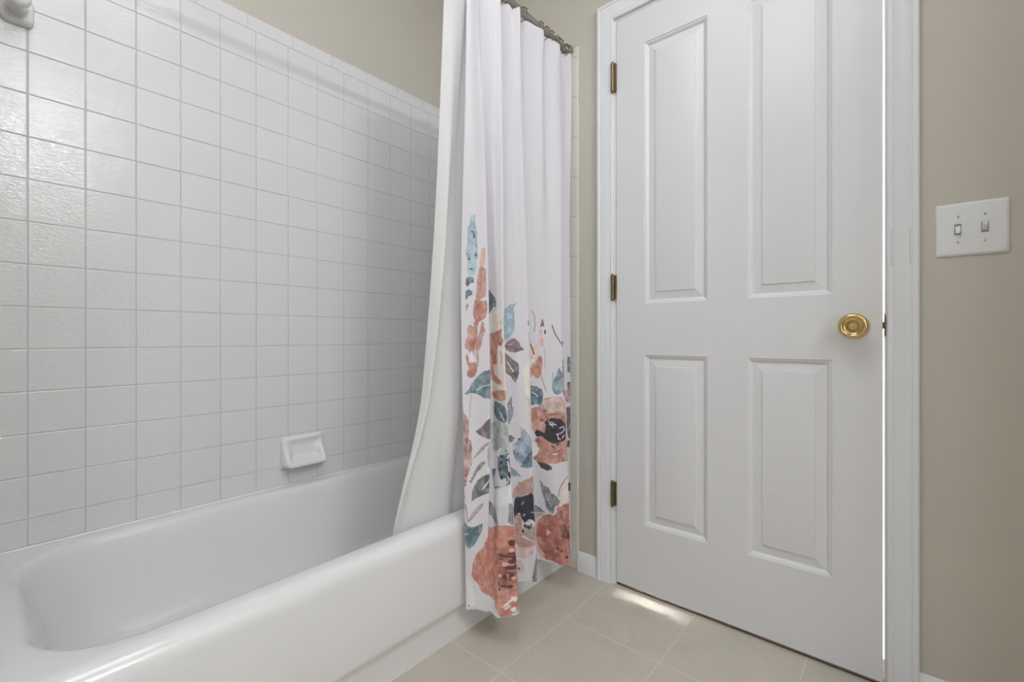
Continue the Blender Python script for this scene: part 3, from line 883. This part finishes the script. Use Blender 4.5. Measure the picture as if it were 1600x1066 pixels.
    ('d', (222,166,148), (222,166,148), 4.4, 3.9, [(229,211)]),
    ('d', (222,166,148), (222,166,148), 3.1, 4.3, [(254,203)]),
    ('d', (222,166,148), (222,166,148), 4.0, 2.7, [(244,243)]),
    ('d', (222,166,148), (222,166,148), 4.5, 2.4, [(220,273)]),
    ('d', (224,180,160), (224,180,160), 1.8, 4.4, [(190,237)]),
    ('s', (150,78,64), (150,78,64), 1.4, 1.0, [(57,233),(66,201),(81,171)]),
    ('s', (225,224,226), (225,224,226), 2.6, 1.0, [(237,129),(245,135)]),
    ('s', (225,224,226), (225,224,226), 2.6, 1.0, [(241,123),(247,129)]),
    ('s', (225,224,226), (225,224,226), 2.6, 1.0, [(240,133),(247,141)]),
    ('s', (225,224,226), (225,224,226), 2.6, 1.0, [(249,143),(255,151)]),
    ('s', (225,224,226), (225,224,226), 2.6, 1.0, [(252,145),(256,145)]),
    ('s', (225,224,226), (225,224,226), 2.6, 1.0, [(251,151),(255,141)]),
    ('s', (225,224,226), (225,224,226), 2.6, 1.0, [(250,119),(253,123)]),
    ('s', (225,224,226), (225,224,226), 2.6, 1.0, [(252,121),(253,113)]),
    ('s', (225,224,226), (225,224,226), 2.6, 1.0, [(252,105),(255,107)]),
    ('p', (227,221,212), (217,208,196), 0.1, 2, [(459,815),(475,827),(473,703),(452,705),(447,739),(440,783)]),
    ('p', (219,208,200), (202,194,188), 0.1, 2, [(441,697),(473,699),(472,651),(454,627),(438,631),(443,649),(453,659)]),
    ('s', (70,58,58), (70,58,58), 3, 1.0, [(469,951),(469,939)]),
    ('s', (130,120,120), (130,120,120), 1.4, 1.0, [(470,915),(470,885)]),
    ('p', (192,202,212), (122,141,156), 0.2, 2, [(404,553),(418,561),(428,575),(429,607),(446,593),(469,561),(470,513),(465,477),(443,475),(424,479),(420,497),(416,493),(410,507),(404,525)]),
    ('p', (110,128,144), (71,86,102), 0.2, 2, [(433,499),(452,523),(470,533),(468,479),(440,475),(424,479)]),
    ('d', (92,116,136), (92,116,136), 3.5, 8.8, [(409,525)]),
    ('d', (92,116,136), (92,116,136), 3.5, 2.6, [(417,519)]),
    ('d', (72,94,116), (72,94,116), 3.5, 3.5, [(423,569)]),
    ('d', (72,94,116), (72,94,116), 2.5, 3.1, [(419,523)]),
    ('d', (72,94,116), (72,94,116), 2.5, 2.6, [(430,511)]),
    ('d', (72,94,116), (72,94,116), 2.5, 2.6, [(443,525)]),
    ('d', (72,94,116), (72,94,116), 2.0, 2.2, [(426,499)]),
    ('d', (72,94,116), (72,94,116), 7.4, 5.5, [(438,493)]),
    ('d', (72,94,116), (72,94,116), 5.0, 6.6, [(450,507)]),
    ('d', (170,158,154), (170,158,154), 6.4, 3.1, [(440,595)]),
    ('d', (170,158,154), (170,158,154), 4.0, 2.2, [(429,605)]),
    ('p', (186,149,135), (163,123,110), 0.3, 1.0, [(397,399),(409,413),(420,431),(422,427),(441,439),(469,449),(466,393),(438,391),(421,381),(405,379),(396,379)]),
    ('p', (48,51,61), (37,39,46), 0.1, 1.0, [(397,343),(402,373),(405,379),(421,381),(438,387),(454,395),(464,385),(465,295),(450,305),(434,297),(426,295),(421,309),(416,327),(407,325),(402,317),(399,307)]),
    ('s', (160,160,166), (160,160,166), 2.2, 1.0, [(422,355),(428,363)]),
    ('s', (190,186,186), (190,186,186), 2.2, 1.0, [(426,319),(430,323)]),
    ('s', (190,186,186), (190,186,186), 2, 1.0, [(450,331),(460,329)]),
    ('p', (189,148,139), (169,124,115), 0.2, 1.0, [(399,305),(402,317),(410,327),(418,319),(420,297),(418,267),(422,253),(415,249),(399,257),(399,255)]),
    ('p', (178,163,156), (150,135,129), 0.15, 2, [(421,277),(434,283),(466,285),(466,229),(438,243),(422,253),(417,265)]),
    ('d', (60,56,62), (60,56,62), 7.5, 6.6, [(440,281)]),
    ('d', (60,56,62), (60,56,62), 5.0, 6.6, [(429,285)]),
    ('d', (60,56,62), (60,56,62), 3.5, 4.4, [(449,289)]),
    ('d', (60,56,62), (60,56,62), 3.5, 6.6, [(422,267)]),
    ('s', (220,210,200), (220,210,200), 2, 1.0, [(426,293),(434,297),(440,305),(450,305),(462,297)]),
    ('p', (192,154,146), (173,132,123), 0.15, 1.0, [(399,255),(419,247),(437,237),(465,229),(449,219),(424,211),(407,215),(398,235)]),
    ('p', (217,194,185), (203,176,167), 0.4, 1.0, [(400,213),(424,209),(449,217),(466,227),(454,207),(444,189),(423,175),(402,183)]),
    ('p', (215,194,190), (202,178,175), 0.2, 1.0, [(397,175),(413,167),(418,147),(415,131),(396,135)]),
    ('d', (96,62,58), (96,62,58), 3.5, 3.1, [(405,145)]),
    ('p', (127,130,135), (105,108,113), 0.4, 1.0, [(469,205),(470,173),(466,105),(443,101),(450,143),(459,173)]),
    ('s', (150,128,126), (150,128,126), 1.8, 1.0, [(583,991),(592,975),(594,947),(591,917)]),
    ('p', (115,94,94), (77,62,63), 0.3, 1.0, [(617,941),(620,955),(625,965),(631,951),(630,935),(622,939),(614,933)]),
    ('d', (86,70,66), (86,70,66), 3.8, 8.1, [(634,917)]),
    ('p', (217,198,195), (203,182,179), 0.1, 2, [(609,925),(622,933),(630,895),(625,863),(605,867),(604,895)]),
    ('s', (168,130,126), (168,130,126), 1.4, 1.0, [(617,925),(618,895),(624,869)]),
    ('s', (172,154,154), (172,154,154), 1.5, 1.0, [(630,863),(633,831),(631,791)]),
    ('p', (221,204,191), (207,187,170), 0.1, 2, [(578,875),(606,873),(610,837),(598,823),(578,825)]),
    ('p', (195,148,133), (169,113,98), 0.3, 1.0, [(578,789),(587,809),(597,819),(605,833),(620,833),(622,813),(618,787),(616,769),(605,755),(592,757),(588,769),(581,759),(578,769)]),
    ('d', (236,228,222), (236,228,222), 6.9, 6.1, [(587,815)]),
    ('s', (112,78,70), (112,78,70), 3, 1.0, [(578,875),(584,861),(590,841)]),
    ('s', (150,94,80), (150,94,80), 1.8, 1.0, [(595,817),(614,765),(624,737),(633,711)]),
    ('s', (88,74,78), (88,74,78), 2.4, 1.0, [(661,941),(670,913),(685,885),(698,865)]),
    ('p', (108,130,139), (72,93,101), 0.6, 1.0, [(578,731),(601,727),(618,715),(622,699),(621,683),(613,655),(598,667),(578,661)]),
    ('s', (205,216,220), (205,216,220), 2.4, 1.0, [(584,707),(594,701),(601,691)]),
    ('p', (149,168,174), (87,114,123), 0.45, 1.0, [(680,791),(689,773),(692,735),(690,697),(688,705),(675,695),(664,699),(658,711),(657,723),(658,745),(669,763)]),
    ('s', (110,140,150), (110,140,150), 1.6, 1.0, [(658,751),(660,773)]),
    ('p', (187,140,125), (162,107,94), 0.2, 1.0, [(578,649),(595,657),(613,655),(620,667),(628,685),(658,689),(686,687),(700,663),(702,585),(703,521),(703,465),(681,461),(658,453),(641,457),(617,453),(600,459),(585,469),(578,493),(596,517),(599,549),(588,565),(578,589)]),
    ('p', (203,187,180), (176,146,133), 0.05, 3, [(621,675),(658,689),(690,683),(697,635),(666,637),(631,631)]),
    ('p', (208,172,158), (175,121,106), 0.05, 3, [(578,643),(604,645),(625,619),(613,575),(588,565),(578,581)]),
    ('d', (146,98,86), (146,98,86), 10.7, 5.9, [(625,641)]),
    ('d', (146,98,86), (146,98,86), 8.0, 7.1, [(614,609)]),
    ('d', (146,98,86), (146,98,86), 16.2, 3.8, [(657,627)]),
    ('d', (146,98,86), (146,98,86), 8.0, 9.5, [(599,537)]),
    ('p', (49,50,58), (37,38,44), 0.05, 1.0, [(622,603),(649,615),(678,613),(697,595),(696,541),(677,525),(655,525),(634,533),(621,543),(610,553),(597,549),(589,565),(597,575),(611,569),(621,565),(627,587)]),
    ('p', (188,144,132), (167,118,105), 0.05, 2, [(672,529),(693,535),(698,509),(667,497),(644,511),(655,523)]),
    ('s', (224,210,204), (224,210,204), 1.9, 1.0, [(638,605),(655,583)]),
    ('s', (224,210,204), (224,210,204), 1.9, 1.0, [(649,601),(666,589)]),
    ('s', (224,210,204), (224,210,204), 1.9, 1.0, [(642,593),(661,591)]),
    ('s', (224,210,204), (224,210,204), 1.9, 1.0, [(675,579),(689,585),(692,573),(680,561),(666,557)]),
    ('s', (224,210,204), (224,210,204), 1.9, 1.0, [(670,541),(680,539),(690,555)]),
    ('s', (224,210,204), (224,210,204), 1.9, 1.0, [(669,557),(672,541)]),
    ('d', (40,44,56), (40,44,56), 4.0, 3.6, [(652,513)]),
    ('d', (40,44,56), (40,44,56), 4.8, 3.6, [(667,523)]),
    ('d', (40,44,56), (40,44,56), 3.2, 3.8, [(685,577)]),
    ('d', (40,44,56), (40,44,56), 2.7, 3.3, [(681,541)]),
    ('s', (225,224,226), (225,224,226), 2.6, 1.0, [(649,487),(666,489)]),
    ('s', (70,58,58), (70,58,58), 2.2, 1.0, [(667,495),(678,503)]),
    ('p', (228,219,217), (234,227,225), 0, 3, [(578,537),(596,523),(604,505),(596,485),(581,479),(578,487)]),
    ('p', (82,73,76), (53,49,53), 0.2, 1.0, [(595,461),(610,459),(627,453),(642,445),(641,433),(622,431),(606,439)]),
    ('p', (137,141,145), (102,106,112), 0.45, 1.0, [(601,395),(612,377),(625,369),(633,351),(650,345),(669,323),(664,311),(644,305),(639,281),(628,279),(617,293),(611,325),(605,361)]),
    ('s', (178,178,182), (178,178,182), 2.2, 1.0, [(616,349),(622,327),(631,303)]),
    ('p', (128,143,148), (104,119,125), 0.4, 1.0, [(578,309),(600,293),(613,277),(598,277),(578,279)]),
    ('p', (178,170,166), (158,151,148), 0.3, 1.0, [(578,277),(609,273),(588,253),(578,243)]),
    ('p', (228,217,209), (216,201,193), 0.1, 2, [(702,407),(703,323),(672,317),(666,333),(667,359),(681,387)]),
    ('s', (142,114,110), (142,114,110), 2, 1.0, [(698,411),(678,383),(666,359),(663,339)]),
    ('p', (186,126,112), (154,90,80), 0.25, 1.0, [(578,237),(594,251),(609,269),(627,277),(639,275),(649,289),(652,305),(672,311),(702,319),(705,263),(705,199),(702,101),(681,101),(655,101),(644,105),(624,109),(609,107),(597,121),(587,147),(578,189)]),
    ('p', (211,184,179), (201,167,160), 0, 3, [(578,243),(587,247),(602,261),(587,233),(583,187),(590,153),(606,125),(599,109),(579,141),(578,183)]),
    ('p', (223,196,186), (216,186,176), 0.1, 1.0, [(613,221),(624,209),(613,195)]),
    ('p', (142,98,86), (102,65,56), 0.1, 2, [(664,239),(686,243),(704,231),(705,187),(681,195),(666,213)]),
    ('d', (98,48,42), (98,48,42), 6.4, 11.8, [(696,205)]),
    ('d', (98,48,42), (98,48,42), 6.9, 6.1, [(686,129)]),
    ('d', (98,48,42), (98,48,42), 3.7, 3.8, [(673,201)]),
    ('d', (98,48,42), (98,48,42), 2.7, 4.7, [(700,235)]),
    ('d', (98,48,42), (98,48,42), 5.3, 4.7, [(664,151)]),
    ('d', (98,48,42), (98,48,42), 5.4, 4.7, [(647,157)]),
    ('s', (150,76,62), (150,76,62), 1.6, 1.0, [(636,215),(660,179),(658,161)]),
    ('s', (225,224,226), (225,224,226), 2.2, 1.0, [(627,277),(639,275),(649,287),(646,303),(675,311)]),
    ('p', (115,131,138), (93,109,116), 0.3, 1.0, [(836,825),(849,825),(849,765),(835,765)]),
    ('p', (186,156,148), (118,92,88), 0.3, 1.0, [(693,821),(700,817),(700,689),(693,689),(690,741)]),
    ('d', (96,72,72), (96,72,72), 2.2, 14.4, [(699,807)]),
    ('d', (96,72,72), (96,72,72), 2.2, 9.6, [(697,763)]),
    ('d', (96,72,72), (96,72,72), 3.8, 6.2, [(698,879)]),
    ('p', (165,136,129), (105,84,81), 0.3, 1.0, [(835,731),(849,731),(849,673),(830,675)]),
    ('p', (192,163,155), (155,119,114), 0.2, 1.0, [(814,701),(851,697),(849,651),(828,655),(813,667)]),
    ('p', (129,114,114), (86,77,80), 0.3, 1.0, [(824,635),(850,637),(851,513),(831,523),(821,565)]),
    ('p', (91,83,86), (69,63,66), 0.2, 1.0, [(819,513),(851,507),(844,483),(819,489)]),
    ('d', (84,88,88), (84,88,88), 4.0, 3.0, [(836,401)]),
    ('p', (53,59,59), (45,51,51), 0.1, 1.0, [(823,357),(851,347),(851,317),(822,325)]),
    ('d', (140,146,144), (140,146,144), 2.3, 1.6, [(851,339)]),
    ('d', (140,146,144), (140,146,144), 1.7, 1.6, [(830,339)]),
    ('d', (140,146,144), (140,146,144), 2.0, 1.6, [(851,325)]),
    ('d', (60,62,62), (60,62,62), 2.3, 2.0, [(826,319)]),
    ('p', (219,203,197), (210,190,184), 0.05, 2, [(818,323),(851,309),(840,121),(831,107),(823,187)]),
]


def value_noise(x, y, seed=0):
    xi, yi = np.floor(x).astype(np.int64), np.floor(y).astype(np.int64)
    fx, fy = x - xi, y - yi
    fx, fy = fx * fx * (3 - 2 * fx), fy * fy * (3 - 2 * fy)

    def h(a, b):
        n = (a * 374761393 + b * 668265263 + seed * 974711) & 0x7fffffff
        n = ((n ^ (n >> 13)) * 1274126177) & 0x7fffffff
        return ((n ^ (n >> 16)) & 0xffff) / 65535.0
    return (h(xi, yi) * (1 - fx) + h(xi + 1, yi) * fx) * (1 - fy) + (h(xi, yi + 1) * (1 - fx) + h(xi + 1, yi + 1) * fx) * fy


def fbm(x, y, seed=0):
    return 0.55 * value_noise(x, y, seed) + 0.28 * value_noise(x * 2.1, y * 2.1, seed + 1) + 0.17 * value_noise(x * 4.3, y * 4.3, seed + 2)


def seg_dist(px, py, a, b):
    ax, ay = a; dx, dy = b[0] - ax, b[1] - ay
    L = dx * dx + dy * dy
    t = np.clip(((px - ax) * dx + (py - ay) * dy) / (L if L else 1), 0, 1)
    return np.hypot(px - ax - t * dx, py - ay - t * dy)


def print_colours(S, Zg):
    """the watercolour print, in millimetres along the cloth and up it"""
    s = S[None, :] * 1000 + 0 * Zg; z = Zg * 1000
    alb = lambda c: np.array(lin(c)) * CLOTH_GAIN
    col = np.zeros(s.shape + (3,)) + np.array(CLOTH_WHITE)
    wob_s = (fbm(s / 5.0, z / 5.0, 3) - 0.5) * 5.0; wob_z = (fbm(s / 5.0, z / 5.0, 9) - 0.5) * 5.0
    wash = np.clip((fbm(s / 16.0, z / 22.0, 21) - 0.28) * 2.3, 0, 1)
    grain = fbm(s / 4.0, z / 4.0, 33) - 0.5
    for kind, c1, c2, e, soft, pts in PRINT:
        P_ = np.array(pts, float)
        pad = 8 + (soft if kind == 'd' else e if kind == 's' else soft) + (e if kind == 'd' else 0)
        rows = np.where((Zg[:, 0] * 1000 > P_[:, 1].min() - pad) & (Zg[:, 0] * 1000 < P_[:, 1].max() + pad))[0]
        cols = np.where((S * 1000 > P_[:, 0].min() - pad) & (S * 1000 < P_[:, 0].max() + pad))[0]
        if not len(rows) or not len(cols):
            continue
        w = np.s_[rows[0]:rows[-1] + 1, cols[0]:cols[-1] + 1]
        k = 0.8 if kind == 'p' else 0.35
        X, Y = s[w] + wob_s[w] * k, z[w] + wob_z[w] * k
        if kind == 'd':
            d = (1 - np.hypot((X - P_[0, 0]) / e, (Y - P_[0, 1]) / soft)) * min(e, soft)
            a = np.clip(d / 1.6 + 0.5, 0, 1); C_ = alb(c1) * (1 + 0.5 * grain[w])[..., None]
        elif kind == 's':
            d = np.min([seg_dist(X, Y, P_[i], P_[i + 1]) for i in range(len(P_) - 1)], axis=0)
            a = np.clip((e * 0.75 - d) / 1.2 + 0.5, 0, 1); C_ = alb(c1) * (1 + 0.3 * grain[w])[..., None]
        else:
            d = np.full(X.shape, 1e9); ins = np.zeros(X.shape, bool); n = len(P_)
            for i in range(n):
                p, q = P_[i], P_[(i + 1) % n]
                d = np.minimum(d, seg_dist(X, Y, p, q))
                if p[1] != q[1]:
                    ins ^= ((p[1] > Y) != (q[1] > Y)) & (X < (q[0] - p[0]) * (Y - p[1]) / (q[1] - p[1]) + p[0])
            d = np.where(ins, d, -d)
            a = np.clip(d / (1.5 * soft) + 0.5, 0, 1)
            t = wash[w][..., None]
            C_ = alb(c1) * (1 - t) + alb(c2) * t
            C_ = C_ * (1 + 0.35 * grain[w])[..., None]
            pale = np.clip((fbm(s[w] / 11.0, z[w] / 15.0, 57) - 0.50) * 3.2, 0, 1)[..., None]
            C_ = C_ + (np.array(CLOTH_WHITE) - C_) * pale * PALE * (C_.mean(axis=2, keepdims=True) > 0.10)   # thin, watery patches
            dark = np.clip(1 - np.abs(d - 0.8) / 1.8, 0, 1) * e          # pigment gathers at the edge of a wash
            C_ = C_ * (1 - 0.75 * dark)[..., None]
        col[w] = col[w] * (1 - a[..., None]) + np.clip(C_, 0, 1) * a[..., None]
    return np.clip(col, 0, 1)


def sheet_object(name, Gd, mat, colours=None):
    nr, nc = Gd.shape[:2]
    me = bpy.data.meshes.new(name)
    idx = np.arange(nr * nc).reshape(nr, nc)
    q = np.stack([idx[:-1, :-1], idx[1:, :-1], idx[1:, 1:], idx[:-1, 1:]], axis=-1).reshape(-1, 4)
    me.vertices.add(nr * nc); me.vertices.foreach_set('co', Gd.reshape(-1).astype(np.float32))
    me.loops.add(q.size); me.loops.foreach_set('vertex_index', q.reshape(-1).astype(np.int32))
    me.polygons.add(len(q)); me.polygons.foreach_set('loop_start', (np.arange(len(q)) * 4).astype(np.int32))
    me.update(calc_edges=True); me.validate()
    me.polygons.foreach_set('use_smooth', np.ones(len(q), bool))
    if colours is not None:
        at = me.color_attributes.new('print', 'FLOAT_COLOR', 'POINT')
        at.data.foreach_set('color', np.concatenate([colours, np.ones(colours.shape[:2] + (1,))], axis=2).reshape(-1).astype(np.float32))
    me.materials.append(mat)
    o = bpy.data.objects.new(name, me)
    C.objects.link(o)
    return o


grid, along, up = curtain_sheet(30)
o = sheet_object('shower_curtain', grid, M['cloth'], print_colours(along, up[:, None] + 0 * grid[:, :, 0]))
tag(o, 'white shower curtain with a watercolour flower print hanging outside the bathtub', 'shower curtain')

# ------------------------------------------------------------------ the plain liner, hanging inside the bath
o = sheet_object('shower_liner', liner_sheet(18), M['liner'])
tag(o, 'plain white shower liner tucked inside the bathtub behind the flowered curtain', 'shower liner')
